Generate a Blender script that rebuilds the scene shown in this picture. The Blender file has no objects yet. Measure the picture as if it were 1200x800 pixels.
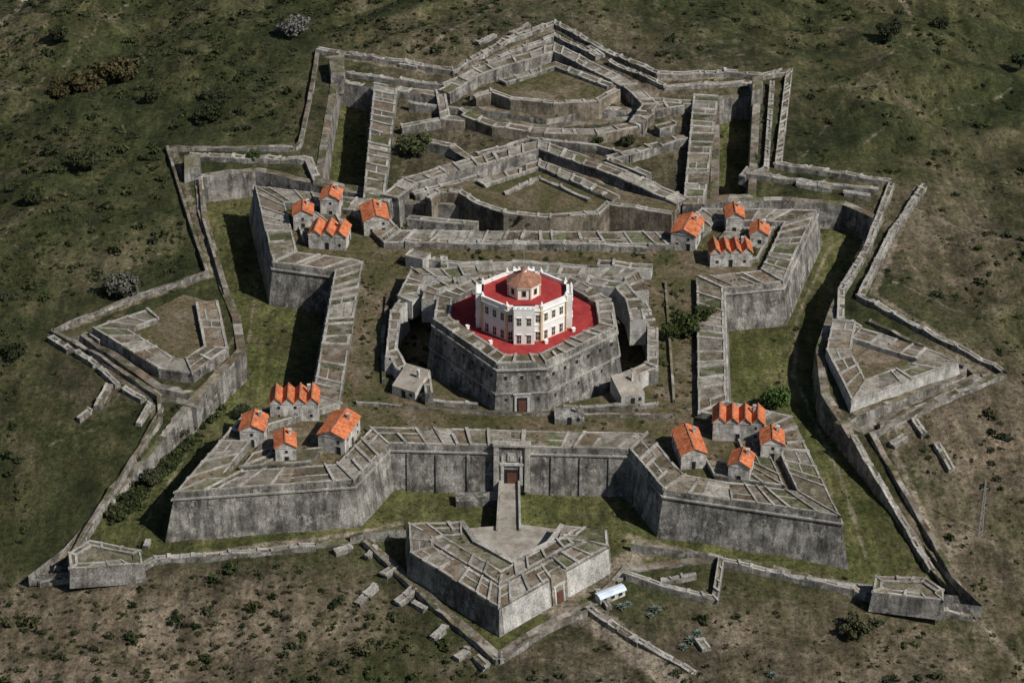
import bpy, math, random
import numpy as np
from mathutils import Vector
from mathutils.geometry import delaunay_2d_cdt
random.seed(7); rng=np.random.default_rng(11)
S=bpy.context.scene
# ------------------------------------------------------------------ survey
PT=math.radians(32); FP=3065.0; CY=-547.0; CZ=342.0
cp,sp=math.cos(PT),math.sin(PT)
def P(u,v,z):
    a=(u-600)/FP; b=(400-v)/FP
    dx=a; dy=cp+b*sp; dz=-sp+b*cp
    t=(z-CZ)/dz
    return (dx*t, CY+dy*t)
def Zout(x,y):
    x=np.asarray(x,float); y=np.asarray(y,float)
    t=np.clip((y+66)/51,0,1); t=t*t*(3-2*t)
    r=np.hypot(x,(y-50)*0.8)-122
    d=0.2*(np.sqrt(r*r+400)+r)/2
    d=110*np.tanh(d/110)
    return -10.5+6.5*t-d
def T(u,v,dh=0.0):
    z=-5.0
    for _ in range(30):
        x,y=P(u,v,z); z=float(Zout(x,y))+dh
    return (x,y,z)
def T2(pts,dh=0): return [T(u,v,dh)[:2] for u,v in pts]
def PP(pts,z): return [P(u,v,z) for u,v in pts]
# ------------------------------------------------------------------ geometry helpers
def area(p): return 0.5*sum(p[i][0]*p[(i+1)%len(p)][1]-p[(i+1)%len(p)][0]*p[i][1] for i in range(len(p)))
def ccw(p): return list(p) if area(p)>0 else list(p)[::-1]
def offset(p,d,closed=True):
    n=len(p); out=[]
    for i in range(n):
        a=p[i-1] if (closed or i>0) else None
        b=p[i]; c=p[(i+1)%n] if (closed or i<n-1) else None
        def nr(q,r):
            dx,dy=r[0]-q[0],r[1]-q[1]; l=math.hypot(dx,dy) or 1
            return (dy/l,-dx/l)
        if a is None: m=nr(b,c); k=1
        elif c is None: m=nr(a,b); k=1
        else:
            n1=nr(a,b); n2=nr(b,c); m=(n1[0]+n2[0],n1[1]+n2[1]); l=math.hypot(*m)
            if l<1e-4: m=n1;k=1
            else:
                m=(m[0]/l,m[1]/l); k=min(2.4,1/max(.3,m[0]*n1[0]+m[1]*n1[1]))
        out.append((b[0]+m[0]*d*k,b[1]+m[1]*d*k))
    return out
def sdpoly(poly,X,Y):
    d=np.full(X.shape,1e9); ins=np.zeros(X.shape,bool); n=len(poly)
    for i in range(n):
        ax,ay=poly[i]; bx,by=poly[(i+1)%n]
        ex,ey=bx-ax,by-ay; wx,wy=X-ax,Y-ay
        t=np.clip((wx*ex+wy*ey)/(ex*ex+ey*ey+1e-9),0,1)
        d=np.minimum(d,np.hypot(wx-t*ex,wy-t*ey))
        c=((ay>Y)!=(by>Y))
        xi=(bx-ax)*(Y-ay)/((by-ay) if abs(by-ay)>1e-9 else 1e-9)+ax
        ins^=(c&(X<xi))
    return np.where(ins,-d,d)
def dline(pl,X,Y):
    d=np.full(X.shape,1e9)
    for i in range(len(pl)-1):
        ax,ay=pl[i]; bx,by=pl[i+1]; ex,ey=bx-ax,by-ay; wx,wy=X-ax,Y-ay
        t=np.clip((wx*ex+wy*ey)/(ex*ex+ey*ey+1e-9),0,1)
        d=np.minimum(d,np.hypot(wx-t*ex,wy-t*ey))
    return d
CELLC=[(.15,.13,.105),(.23,.21,.18),(.13,.1,.07),(.1,.09,.06),(.17,.14,.105),(.085,.088,.045),(.26,.24,.21),(.14,.105,.075),(.095,.078,.055),(.2,.18,.155)]
class MB:
    def __init__(s): s.v=[];s.f=[];s.m=[];s.c=[]
    def face(s,pts,m=0,c=(.17,.155,.13)):
        k=len(s.v); s.v+= [tuple(p) for p in pts]; s.f.append(tuple(range(k,k+len(pts)))); s.m.append(m); s.c.append(c)
    def hexa(s,b,t,m=0,c=(.17,.155,.13),bottom=False,mt=None,ct=None):
        n=len(b)
        s.face(t,m if mt is None else mt,c if ct is None else ct)
        if bottom: s.face(b[::-1],m,c)
        for i in range(n):
            j=(i+1)%n; s.face([b[i],b[j],t[j],t[i]],m,c)
    def box(s,cx,cy,z0,z1,w,d,rot=0,m=0,c=(.17,.155,.13)):
        ca,sa=math.cos(rot),math.sin(rot)
        q=[(cx+x*ca-y*sa,cy+x*sa+y*ca) for x,y in((-w/2,-d/2),(w/2,-d/2),(w/2,d/2),(-w/2,d/2))]
        s.hexa([(x,y,z0) for x,y in q],[(x,y,z1) for x,y in q],m,c,True)
    def prism(s,poly,zt,zb,bat=0.0,ms=0,mt=1,top=True):
        poly=ccw(poly); bot=offset(poly,bat*(zt-zb))
        n=len(poly)
        if top: s.face([(x,y,zt) for x,y in poly],mt,(.13,.12,.08))
        for i in range(n):
            j=(i+1)%n
            s.face([(*bot[i],zb),(*bot[j],zb),(*poly[j],zt),(*poly[i],zt)],ms)
    def strip(s,A,B,zt,zb,m=0,c=(.17,.155,.13)):
        s.hexa([(*A[0],zb[0]),(*A[1],zb[1]),(*B[1],zb[1]),(*B[0],zb[0])],[(*A[0],zt[0]),(*A[1],zt[1]),(*B[1],zt[1]),(*B[0],zt[0])],m,c)
    def ribbon(s,L,R,zt,zb,closed=False,cell=4.0,panels=True,bL=None,bR=None,ms=0,mt=1,mr=2,jit=.14,cols=CELLC):
        n=len(L); bL=bL or L; bR=bR or R
        idx=range(n if closed else n-1)
        lerp=lambda a,b,t:(a[0]+(b[0]-a[0])*t,a[1]+(b[1]-a[1])*t)
        zj={}
        for i in idx:
            j=(i+1)%n
            ln=(math.dist(L[i],L[j])+math.dist(R[i],R[j]))/2
            k=max(1,round(ln/cell))
            if k>2: cuts=[0]+[ (q+random.uniform(-.3,.3))/k for q in range(1,k)]+[1]
            else: cuts=[q/k for q in range(k+1)]
            J=[random.uniform(-jit,jit) for _ in cuts]
            J[0]=zj.get(i,J[0]); zj[j]=J[-1] if j not in zj else zj[j]; J[-1]=zj[j]; zj.setdefault(i,J[0])
            for q in range(k):
                t0,t1=cuts[q],cuts[q+1]
                a,b=lerp(L[i],L[j],t0),lerp(L[i],L[j],t1); c,d=lerp(R[i],R[j],t0),lerp(R[i],R[j],t1)
                za=zt[i]+(zt[j]-zt[i])*t0+J[q]; zc=zt[i]+(zt[j]-zt[i])*t1+J[q+1]
                ya=zb[i]+(zb[j]-zb[i])*t0; yc=zb[i]+(zb[j]-zb[i])*t1
                ba,bb=lerp(bL[i],bL[j],t0),lerp(bL[i],bL[j],t1); bc,bd=lerp(bR[i],bR[j],t0),lerp(bR[i],bR[j],t1)
                col=random.choice(cols); f=random.uniform(.7,1.25); col=tuple(x*f for x in col)
                s.face([(*a,za),(*b,zc),(*d,zc),(*c,za)],mt,col)
                s.face([(*ba,ya),(*bb,yc),(*b,zc),(*a,za)],ms)
                s.face([(*bd,yc),(*bc,ya),(*c,za),(*d,zc)],ms)
                if panels:
                    wv=math.dist(a,c) or 1; e=random.uniform(.4,.75)/wv; g=.02
                    h1=random.uniform(.25,.55)
                    if random.random()>.1: s.strip([lerp(a,c,g),lerp(b,d,g)],[lerp(a,c,g+e),lerp(b,d,g+e)],[za+random.uniform(.15,.3),zc+random.uniform(.15,.3)],[za-.15,zc-.15],mr)
                    if random.random()>.2: s.strip([lerp(a,c,1-g-e),lerp(b,d,1-g-e)],[lerp(a,c,1-g),lerp(b,d,1-g)],[za+.18,zc+.18],[za-.15,zc-.15],mr)
                    if random.random()>.1:
                        l2=math.dist(a,b) or 1; r=random.uniform(.25,.45)/l2; sk=random.uniform(-.5,.5)/l2
                        tt=random.choice([1,1,1,.6])
                        c2,d2=lerp(a,c,tt),lerp(b,d,tt)
                        s.strip([lerp(a,b,-r),lerp(a,b,r)],[lerp(c2,d2,-r+sk),lerp(c2,d2,r+sk)],[za+h1,za+h1],[za-.2,za-.2],mr)
                    if wv>5 and random.random()<.35:
                        t_=random.uniform(.35,.65); e2=.4/wv
                        s.strip([lerp(a,c,t_),lerp(b,d,t_)],[lerp(a,c,t_+e2),lerp(b,d,t_+e2)],[za+.14,zc+.14],[za-.15,zc-.15],mr)
        if not closed:
            for i in (0,n-1):
                q=[(*bL[i],zb[i]),(*bR[i],zb[i]),(*R[i],zt[i]+jit),(*L[i],zt[i]+jit)]
                s.face(q if i==0 else q[::-1],ms)
    def obj(s,name,mats,parent=None):
        me=bpy.data.meshes.new(name); me.from_pydata(s.v,[],s.f)
        for m in mats: me.materials.append(m)
        me.polygons.foreach_set('material_index',s.m)
        ca=me.color_attributes.new('Col','FLOAT_COLOR','CORNER')
        buf=np.repeat(np.array([(c[0],c[1],c[2],1) for c in s.c],np.float32),[len(f) for f in s.f],axis=0)
        ca.data.foreach_set('color',buf.ravel())
        me.validate(); me.update()
        o=bpy.data.objects.new(name,me); S.collection.objects.link(o)
        if parent: o.parent=parent
        return o
def empty(name):
    e=bpy.data.objects.new(name,None); S.collection.objects.link(e); return e
# ------------------------------------------------------------------ materials
class NT:
    def __init__(s,name,rough=.95):
        s.mat=bpy.data.materials.new(name); s.mat.use_nodes=True
        s.t=s.mat.node_tree; s.n=s.t.nodes; s.b=s.n['Principled BSDF']; s.b.inputs['Roughness'].default_value=rough
        s.b.inputs['Specular IOR Level'].default_value=.12
        s.tc=s.n.new('ShaderNodeTexCoord')
    def lk(s,a,b): s.t.links.new(a,b)
    def noise(s,scale,detail=6,rough=.6,mp=None,dist=0,rot=0):
        n=s.n.new('ShaderNodeTexNoise'); n.inputs['Scale'].default_value=scale; n.inputs['Detail'].default_value=detail
        n.inputs['Roughness'].default_value=rough; n.inputs['Distortion'].default_value=dist
        if mp:
            m=s.n.new('ShaderNodeMapping'); m.inputs['Scale'].default_value=mp; m.inputs['Rotation'].default_value=(0,0,rot); s.lk(s.tc.outputs['Object'],m.inputs['Vector']); s.lk(m.outputs[0],n.inputs['Vector'])
        else: s.lk(s.tc.outputs['Object'],n.inputs['Vector'])
        return n.outputs['Fac']
    def ramp(s,src,stops):
        r=s.n.new('ShaderNodeValToRGB'); e=r.color_ramp.elements
        while len(e)<len(stops): e.new(.5)
        for el,(p,c) in zip(e,stops):
            el.position=p; el.color=(c,c,c,1) if not hasattr(c,'__len__') else (*c,1)
        s.lk(src,r.inputs[0]); return r.outputs[0]
    def mix(s,a,b,f,mode='MIX'):
        m=s.n.new('ShaderNodeMix'); m.data_type='RGBA'; m.blend_type=mode
        for k,val in ((6,a),(7,b)):
            if hasattr(val,'is_linked') or hasattr(val,'links'): s.lk(val,m.inputs[k])
            else: m.inputs[k].default_value=(*val,1)
        if isinstance(f,(int,float)): m.inputs[0].default_value=f
        else: s.lk(f,m.inputs[0])
        return m.outputs[2]
    def attr(s,name):
        a=s.n.new('ShaderNodeAttribute'); a.attribute_name=name; return a.outputs['Color']
    def sep(s,c):
        a=s.n.new('ShaderNodeSeparateColor'); s.lk(c,a.inputs[0]); return a.outputs
    def bump(s,src,st,dist=.3):
        b=s.n.new('ShaderNodeBump'); b.inputs['Strength'].default_value=st; b.inputs['Distance'].default_value=dist
        s.lk(src,b.inputs['Height']); s.lk(b.outputs[0],s.b.inputs['Normal'])
    def out(s,c): s.lk(c,s.b.inputs['Base Color']); return s.mat
def stone(name,dark,mid,light,streak=.85,wht=.6,moss=.3):
    k=NT(name)
    base=k.ramp(k.noise(.16,9,.72),[(.36,dark),(.5,mid),(.62,light)])
    st=k.ramp(k.noise(1.0,7,.65,(.7,.7,.06)),[(.38,.34),(.54,1.0)])
    c=k.mix(base,st,streak,'MULTIPLY')
    st2=k.ramp(k.noise(1.0,5,.7,(.22,.22,.1)),[(.53,0),(.64,1)])
    c=k.mix(c,tuple(x*.7 for x in dark),k.mix((0,0,0),st2,.6))
    wh=k.ramp(k.noise(.42,7,.75,(1,1,.7)),[(.54,0),(.62,1)])
    c=k.mix(c,tuple(min(.6,x*1.3) for x in light),k.mix((0,0,0),wh,wht))
    ms_=k.ramp(k.noise(.3,6,.7),[(.58,0),(.68,1)])
    c=k.mix(c,(.07,.07,.035),k.mix((0,0,0),ms_,moss))
    fine=k.noise(2.6,5,.8)
    c=k.mix(c,k.ramp(fine,[(.36,.5),(.64,1.4)]),.9,'MULTIPLY')
    k.bump(fine,.8,.3)
    return k.out(c)
M_wall=stone('weathered_masonry',(.08,.075,.067),(.215,.205,.187),(.37,.355,.325))
M_brown=stone('ochre_masonry',(.08,.067,.05),(.2,.17,.13),(.33,.29,.23),.6,.4)
M_white=stone('limewashed_masonry',(.26,.25,.23),(.45,.44,.41),(.6,.58,.55),.4,.5,.1)
M_ridge=stone('coping_stone',(.19,.178,.155),(.32,.305,.275),(.45,.43,.39),.1,.4,.2)
def mk_cell():
    k=NT('rampart_fill'); c=k.attr('Col')
    c=k.mix(c,k.ramp(k.noise(.5,8,.75),[(.36,.45),(.64,1.6)]),1.0,'MULTIPLY')
    g=k.ramp(k.noise(.14,7,.75),[(.49,0),(.6,1)])
    c=k.mix(c,(.075,.074,.034),k.mix((0,0,0),g,.6))
    g=k.ramp(k.noise(.2,7,.75,(1,1.3,1)),[(.51,0),(.59,1)])
    c=k.mix(c,(.29,.27,.235),k.mix((0,0,0),g,.5))
    k.bump(k.noise(1.5,5,.7),.8,.4); return k.out(c)
M_cell=mk_cell()
def mk_yard():
    k=NT('courtyard_grass')
    c=k.ramp(k.noise(.06,9,.72,dist=.6),[(.36,(.045,.05,.018)),(.46,(.08,.074,.034)),(.54,(.115,.092,.055)),(.64,(.19,.155,.115))])
    c=k.mix(c,k.ramp(k.noise(.9,8,.8),[(.36,.4),(.64,1.5)]),1.0,'MULTIPLY')
    k.bump(k.noise(1.2,6,.75),.9,.4); return k.out(c)
M_yard=mk_yard()
def mk_terrain():
    k=NT('hillside_grass'); a=k.sep(k.attr('Mask'))
    g=k.ramp(k.noise(.03,12,.72,dist=.8),[(.36,(.02,.027,.01)),(.46,(.04,.046,.018)),(.54,(.062,.062,.027)),(.64,(.115,.1,.06))])
    br=k.ramp(k.noise(.1,10,.75,dist=.4),[(.36,(.06,.052,.03)),(.48,(.125,.1,.068)),(.62,(.21,.17,.125))])
    lush=k.ramp(k.noise(.08,10,.72),[(.36,(.06,.07,.021)),(.5,(.1,.106,.037)),(.64,(.15,.133,.068))])
    path=k.ramp(k.noise(.6,6,.7),[(.3,(.17,.14,.1)),(.7,(.32,.27,.21))])
    n=k.noise(.25,8,.78)
    def br_mask(src):
        m=k.n.new('ShaderNodeMath'); m.operation='ADD'; k.lk(src,m.inputs[0]); k.lk(n,m.inputs[1])
        return k.ramp(m.outputs[0],[(.66,0),(.98,1)])
    c=k.mix(g,br,br_mask(a[0])); c=k.mix(c,lush,br_mask(a[2])); c=k.mix(c,path,br_mask(a[1]))
    c=k.mix(c,k.ramp(k.noise(.8,9,.82),[(.36,.35),(.64,1.6)]),1.0,'MULTIPLY')
    c=k.mix(c,k.ramp(k.noise(.13,7,.7,(1,.3,1)),[(.38,.65),(.62,1.3)]),1.0,'MULTIPLY')
    c=k.mix(c,k.ramp(k.noise(.45,6,.7,(1,.12,1),rot=.6),[(.4,.8),(.6,1.2)]),1.0,'MULTIPLY')
    tus=k.ramp(k.noise(1.1,3,.5),[(.34,1),(.42,0)])
    c=k.mix(c,(.022,.028,.01),k.mix((0,0,0),tus,.7))
    k.bump(k.noise(.8,8,.78),1.0,.8); return k.out(c)
M_ter=mk_terrain()
def mk_simple(name,c0,c1,sc=.8,rough=.9,bump=.2):
    k=NT(name,rough); nn=k.noise(sc,7,.75); c=k.ramp(nn,[(.36,c0),(.64,c1)]); k.bump(nn,bump,.1); return k.out(c)
def mk_tile():
    k=NT('clay_tiles',.85); c=k.ramp(k.noise(1.3,7,.75),[(.34,(.3,.085,.04)),(.5,(.58,.17,.07)),(.66,(.68,.3,.17))])
    w=k.n.new('ShaderNodeTexWave'); w.inputs['Scale'].default_value=1.3; w.inputs['Distortion'].default_value=.6; k.lk(k.tc.outputs['Object'],w.inputs['Vector'])
    c=k.mix(c,k.ramp(w.outputs[0],[(0,.7),(1,1.1)]),1.0,'MULTIPLY')
    c=k.mix(c,k.ramp(k.noise(.35,5,.7),[(.4,.65),(.55,1.05)]),.8,'MULTIPLY'); k.bump(w.outputs[0],.5,.1); return k.out(c)
M_tile=mk_tile()
def mk_plaster():
    k=NT('stained_plaster'); c=k.ramp(k.noise(.5,8,.75),[(.36,(.2,.185,.16)),(.48,(.4,.38,.345)),(.58,(.6,.58,.54))])
    c=k.mix(c,k.ramp(k.noise(1,6,.7,(1.2,1.2,.15)),[(.38,.5),(.56,1)]),.8,'MULTIPLY'); return k.out(c)
M_plaster=mk_plaster()
M_paint=mk_simple('white_paint',(.66,.65,.62),(.82,.81,.79),.35)
M_ochre=mk_simple('ochre_trim',(.48,.36,.2),(.58,.46,.28),1)
M_red=mk_simple('red_floor',(.22,.026,.028),(.36,.05,.045),.3)
M_dark=mk_simple('dark_opening',(.012,.012,.014),(.03,.03,.032),2,.5)
M_redstone=mk_simple('brown_shingle',(.18,.085,.055),(.36,.19,.13),.9)
M_door=mk_simple('door_wood',(.08,.035,.025),(.12,.055,.04),1)
M_dust=mk_simple('dusty_paving',(.17,.15,.12),(.36,.33,.29),.3)
M_blue=mk_simple('pale_blue_sheet',(.42,.5,.58),(.62,.68,.74),.5,.5)
M_metal=mk_simple('galvanised_steel',(.3,.3,.3),(.42,.42,.42),1,.5)
M_bark=mk_simple('bark',(.05,.04,.03),(.1,.08,.06),2)
def mk_leaf():
    k=NT('foliage'); c=k.attr('Col'); c=k.mix(c,k.ramp(k.noise(.6,4),[(.3,.7),(.7,1.3)]),1.0,'MULTIPLY'); return k.out(c)
M_leaf=mk_leaf()
MS=[M_wall,M_cell,M_ridge,M_yard,M_brown,M_white]
# ------------------------------------------------------------------ plan: ditches
FL=-12.0
ditch_main=T2([(45,684),(172,660),(368,640),(425,632),(500,700),(583,770),(640,735),(700,705),(735,668),(850,655),(990,688),(1140,722),
  (1098,672),(1045,590),(1000,512),(968,462),(962,410),(978,362),(1000,318),(1032,258),(990,238),(895,233),(835,236),(790,236),(640,236),(460,232),(430,228),
  (365,214),(300,198),(232,208),(236,250),(262,340),(276,372),(282,412),(236,458),(212,484),(112,602),(80,650)])
cuts=[(ditch_main,FL)]
cuts.append((T2([(392,93),(440,102),(432,226),(372,212)]),-12.0))
cuts.append((T2([(838,117),(888,110),(882,230),(836,233)]),-12.0))
cuts.append((T2([(98,392),(186,452),(236,462),(228,476),(186,466),(70,392)]),-9.5))
cuts.append((T2([(1128,428),(1150,440),(1010,505),(985,495),(1000,486),(1125,440)]),-9.5))
cuts.append((T2([(470,236),(560,200),(632,186),(700,208),(790,250),(800,240),(632,172),(520,205),(462,226)]),-10.0))
cuts.append((T2([(632,186),(560,203),(470,238),(540,240),(590,216),(630,198),(720,236),(790,250),(700,212)]),-9.0))
cuts.append((T2([(520,118),(570,90),(652,66),(735,108),(768,122),(652,57),(560,84),(512,112)]),-9.5))
cuts.append((T2([(545,128),(570,140),(640,150),(740,140),(760,128),(700,128),(640,138),(580,130)]),-8.5))
hull=T2([(45,690),(40,385),(240,315),(190,165),(360,165),(360,55),(530,75),(650,18),(780,80),(930,72),(925,200),(1090,213),(1015,345),(1185,435),(1035,510),(1152,735),(840,705),(583,792),(395,650)])
# ------------------------------------------------------------------ terrain
def axis(a,b,st,far):
    c=list(np.arange(a,b+.01,st)); d=st; lo=[];x=a
    while x>-far: d*=1.35; x-=d; lo.append(x)
    hi=[];x=b;d=st
    while x<far: d*=1.35; x+=d; hi.append(x)
    return np.array(lo[::-1]+c+hi)
ax=axis(-165,165,.8,4000); ay=axis(-145,265,.8,4500)
X,Y=np.meshgrid(ax,ay)
def sines(X,Y,wl,n,seed):
    r=np.random.default_rng(seed); o=np.zeros(X.shape)
    for _ in range(n):
        a=r.uniform(0,6.28); k=6.283/(wl*r.uniform(.6,1.5)); o+=np.sin(k*(X*np.cos(a)+Y*np.sin(a))+r.uniform(0,6.28))
    return o/math.sqrt(n)
sdh=sdpoly(hull,X,Y)
H=Zout(X,Y)
amp=np.clip((sdh-2)/30,0,1)
# gullies: ridged pattern
gul=-np.abs(sines(X,Y,60,7,15))
H=H+amp*(sines(X,Y,75,9,1)*2.8+sines(X,Y,26,12,2)*1.3+sines(X,Y,11,12,6)*.45+sines(X,Y,5,14,8)*.14+gul*2.0+1.2)+sines(X,Y,9,10,3)*.14+sines(X,Y,4,12,9)*.06
far=np.clip((np.hypot(X,Y)-500)/2000,0,1); H+=far*sines(X,Y,900,8,5)*40
inside=np.zeros(X.shape)
for poly,z in cuts:
    sd=sdpoly(poly,X,Y); w=np.clip(-sd/.9,0,1)
    H=H*(1-w)+np.minimum(H,z+sines(X,Y,14,6,4)*.15)*w; inside=np.maximum(inside,w)
R=np.zeros(X.shape);G=np.zeros(X.shape);B=inside*.42
def blob(u,v,rx,ry,val):
    x,y=T(u,v)[:2]; return val*np.clip(1.4-np.hypot((X-x)/rx,(Y-y)/ry)*1.0,0,1)
for b in [(160,735,58,20,.66),(40,790,50,24,.6),(330,700,16,12,.3),(1150,490,26,36,.56),(1120,660,26,30,.42),(1110,280,30,45,.38),(700,780,40,14,.38),(640,120,80,90,.38),(1010,40,50,50,.14),
          (960,770,60,20,.45),(640,200,60,50,.38),(560,620,25,8,.3),(620,590,70,12,.3),(120,430,20,30,.27),(1180,200,20,60,.22),(20,40,20,60,.24),(500,20,40,20,.16),(120,300,20,20,.16)]:
    R=np.maximum(R,blob(*b))
def track(pts,w,val):
    global G
    G=np.maximum(G,val*np.clip(1.5-dline(T2(pts),X,Y)/w,0,1))
def trackf(pts,w,val):
    global G
    G=np.maximum(G,val*np.clip(1.5-dline(PP(pts,FL),X,Y)/w,0,1))
track([(650,712),(700,725),(745,765),(800,810)],3.2,.75)
trackf([(655,702),(690,690),(735,655),(770,640)],2.4,.6)
track([(0,45),(25,10),(32,-20)],1.2,.45); track([(500,60),(600,-10)],1.0,.3); track([(1052,0),(1080,25)],1.3,.38); track([(990,690),(1060,760),(1100,800)],1,.3)
track([(1140,722),(1200,780)],1,.42)
track([(206,70),(250,110),(300,150)],.7,.24); track([(930,200),(1000,110),(1080,40)],.7,.22); track([(0,300),(100,330),(190,300)],.7,.24); track([(1000,180),(1100,120),(1200,100)],.7,.22); track([(0,120),(90,60),(150,0)],.7,.22); track([(700,40),(800,70),(920,60)],.7,.22); track([(1045,330),(1120,360),(1200,400)],.7,.26); track([(20,560),(60,520),(120,500)],.7,.24)
trackf([(300,330),(292,400),(262,450),(225,520),(160,630)],.5,.33); trackf([(972,290),(935,370),(930,440),(985,560),(1015,650)],.6,.38)
trackf([(180,655),(300,640),(420,625),(470,612)],1.0,.45); trackf([(735,628),(860,660),(1000,680)],1.1,.4)
for l in [[(60,392),(180,470),(182,500),(80,655)],[(205,180),(232,262),(250,322),(170,350),(70,390)],[(1075,222),(1022,345),(1165,435),(1040,510),(1130,700)],[(385,66),(530,90),(650,34),(770,94),(915,90)]]:
    track(l,1.2,.38)
nx,ny=len(ax),len(ay)
V=np.stack([X.ravel(),Y.ravel(),H.ravel()],1)
ii=np.arange(nx*ny).reshape(ny,nx)
Fq=np.stack([ii[:-1,:-1].ravel(),ii[:-1,1:].ravel(),ii[1:,1:].ravel(),ii[1:,:-1].ravel()],1)
def np_mesh(name,V,Fq,mat):
    me=bpy.data.meshes.new(name); me.vertices.add(len(V)); me.vertices.foreach_set('co',V.astype(np.float32).ravel())
    me.loops.add(Fq.size); me.loops.foreach_set('vertex_index',Fq.astype(np.int32).ravel())
    me.polygons.add(len(Fq)); me.polygons.foreach_set('loop_start',np.arange(0,Fq.size,Fq.shape[1],dtype=np.int32))
    me.materials.append(mat); me.update(calc_edges=True)
    return me
me=np_mesh('ground_terrain',V,Fq,M_ter)
ca=me.color_attributes.new('Mask','FLOAT_COLOR','POINT')
ca.data.foreach_set('color',np.stack([R.ravel(),G.ravel(),B.ravel(),np.ones(R.size)],1).astype(np.float32).ravel())
me.polygons.foreach_set('use_smooth',np.ones(len(Fq),bool))
o=bpy.data.objects.new('ground_terrain',me); S.collection.objects.link(o)
def Hat(x,y):
    i=np.clip(np.searchsorted(ax,x),1,nx-1); j=np.clip(np.searchsorted(ay,y),1,ny-1)
    return H[j,i]
# ------------------------------------------------------------------ counterscarps
for ci,(poly,z) in enumerate(cuts):
    mb=MB(); p=ccw(poly)
    zt=[float(Zout(*q))+.35 for q in p]
    mb.ribbon(offset(p,.9),offset(p,-1.3),zt,[z-1]*len(p),True,4,False,bR=offset(p,-1.8),ms=0,mt=1,jit=.3)
    mb.obj('counterscarp_wall',MS)
# ------------------------------------------------------------------ main enceinte
enc_px=[(205,577),(283,487),(366,462),(392,318),(320,308),(298,218),(435,234),(470,270),(788,272),(822,244),(957,246),(918,331),(848,338),(852,470),(928,487),(985,605),(778,574),(738,527),(456,520),(415,563)]
enc=ccw(PP(enc_px,0.0))
mb=MB(); bt=.15
body=offset(enc,bt*1.5)
mb.prism(body,-1.5,FL-1,bt,0,3,top=False)
holes=[ccw(PP(h,-1.5)) for h in ([(484,350),(470,372),(466,424),(492,438),(548,462),(575,400),(545,350)],[(738,350),(757,385),(757,430),(722,443),(712,462),(668,472),(640,420),(680,350)])]
pts=[Vector(p) for p in body]; eds=[(i,(i+1)%len(body)) for i in range(len(body))]
for h in holes:
    k=len(pts); pts+=[Vector(p) for p in h]; eds+=[(k+i,k+(i+1)%len(h)) for i in range(len(h))]
vo,eo,fo,_,_,_=delaunay_2d_cdt(pts,eds,[],0,1e-4)
for f in fo:
    c=sum((vo[i] for i in f),Vector((0,0)))/3
    A=lambda poly:float(sdpoly(poly,np.array([c.x]),np.array([c.y]))[0])
    if A(body)<0 and all(A(h)>0 for h in holes): mb.face([(vo[i].x,vo[i].y,-1.5) for i in f],3)
for h in holes:
    n=len(h)
    for i in range(n):
        j=(i+1)%n; mb.face([(*h[j],-6.5),(*h[i],-6.5),(*h[i],-1.5),(*h[j],-1.5)],0)
    mb.face([(*p,-6.5) for p in h],3)
mb.ribbon(offset(body,.4),offset(body,-.4),[-1.44]*len(enc),[-1.85]*len(enc),True,9,False,ms=2,mt=2,jit=0)
mb.ribbon(enc,offset(enc,-7),[0.0]*len(enc),[-1.5]*len(enc),True,4.2,True,bL=body,ms=0)
def near(u,v): 
    q=P(u,v,0); return min(range(len(enc)),key=lambda i:math.dist(enc[i],q))
for tip in [(205,577),(298,218),(957,246),(985,605)]:
    i=near(*tip); n=len(enc)
    tri=[enc[(i-1)%n],enc[i],enc[(i+1)%n]]
    a=offset(tri,-9.0,False); b=offset(tri,-15.0,False)
    sh=lambda l:[(l[1][0]+(l[0][0]-l[1][0])*.62,l[1][1]+(l[0][1]-l[1][1])*.62),l[1],(l[1][0]+(l[2][0]-l[1][0])*.62,l[1][1]+(l[2][1]-l[1][1])*.62)]
    mb.ribbon(sh(a),sh(b),[-.5]*3,[-1.6]*3,False,4.5,True)
mb.obj('bastioned_rampart',MS)
# ------------------------------------------------------------------ lunettes and ravelins
def open_work(name,px,closepx,zt,zb,w=6,bat=.12,cell=4.5,ms=0,par=1.2):
    mb=MB(); o=PP(px,zt); full=o+PP(closepx,zt-par)
    if area(full)<0: o=o[::-1]; full=full[::-1]
    mb.prism(ccw(full),zt-par,zb,bat,ms,3)
    mb.ribbon(o,offset(o,-w,False),[zt]*len(o),[zt-par-.05]*len(o),False,cell,True,ms=ms)
    return mb.obj(name,MS)
open_work('lunette',[(172,362),(108,384),(186,432),(226,438),(268,408),(256,352)],[(215,345)],-2.0,-13,6)
open_work('lunette',[(975,376),(968,410),(998,470),(1124,424),(1085,408),(1010,384)],[(1000,380)],-2.0,-13,6,ms=5)
rav=[(478,614),(540,612),(556,636),(600,660),(644,638),(660,616),(712,622),(714,642),(585,714),(480,650)]
body_z=-5.5
mb=MB(); p=ccw(PP(rav,body_z)); mb.prism(p,body_z,FL-1,.12,0,1)
op=PP([(540,612),(478,614),(480,650),(585,714),(714,642),(712,622),(660,616)],body_z)
if area(op)<0: op=op[::-1]
mb.ribbon(offset(op,-.1,False),offset(op,-5.5,False),[body_z+.35]*len(op),[body_z-.1]*len(op),False,3.6,True)
ip=PP([(480,650),(585,714),(714,642)],body_z)
if area(ip+PP([(600,620)],body_z))<0: ip=ip[::-1]
mb.ribbon(offset(ip,-6.2,False),offset(ip,-10,False),[body_z+.25]*3,[body_z-.1]*3,False,4.5,True)
gp=PP([(541,613),(557,636),(600,659),(643,638),(659,617)],body_z)
mb.ribbon(offset(gp,.6,False),offset(gp,-.6,False),[body_z+.7]*5,[body_z-.1]*5,False,4,False,mt=2)
mb.obj('ravelin',MS)
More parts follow.
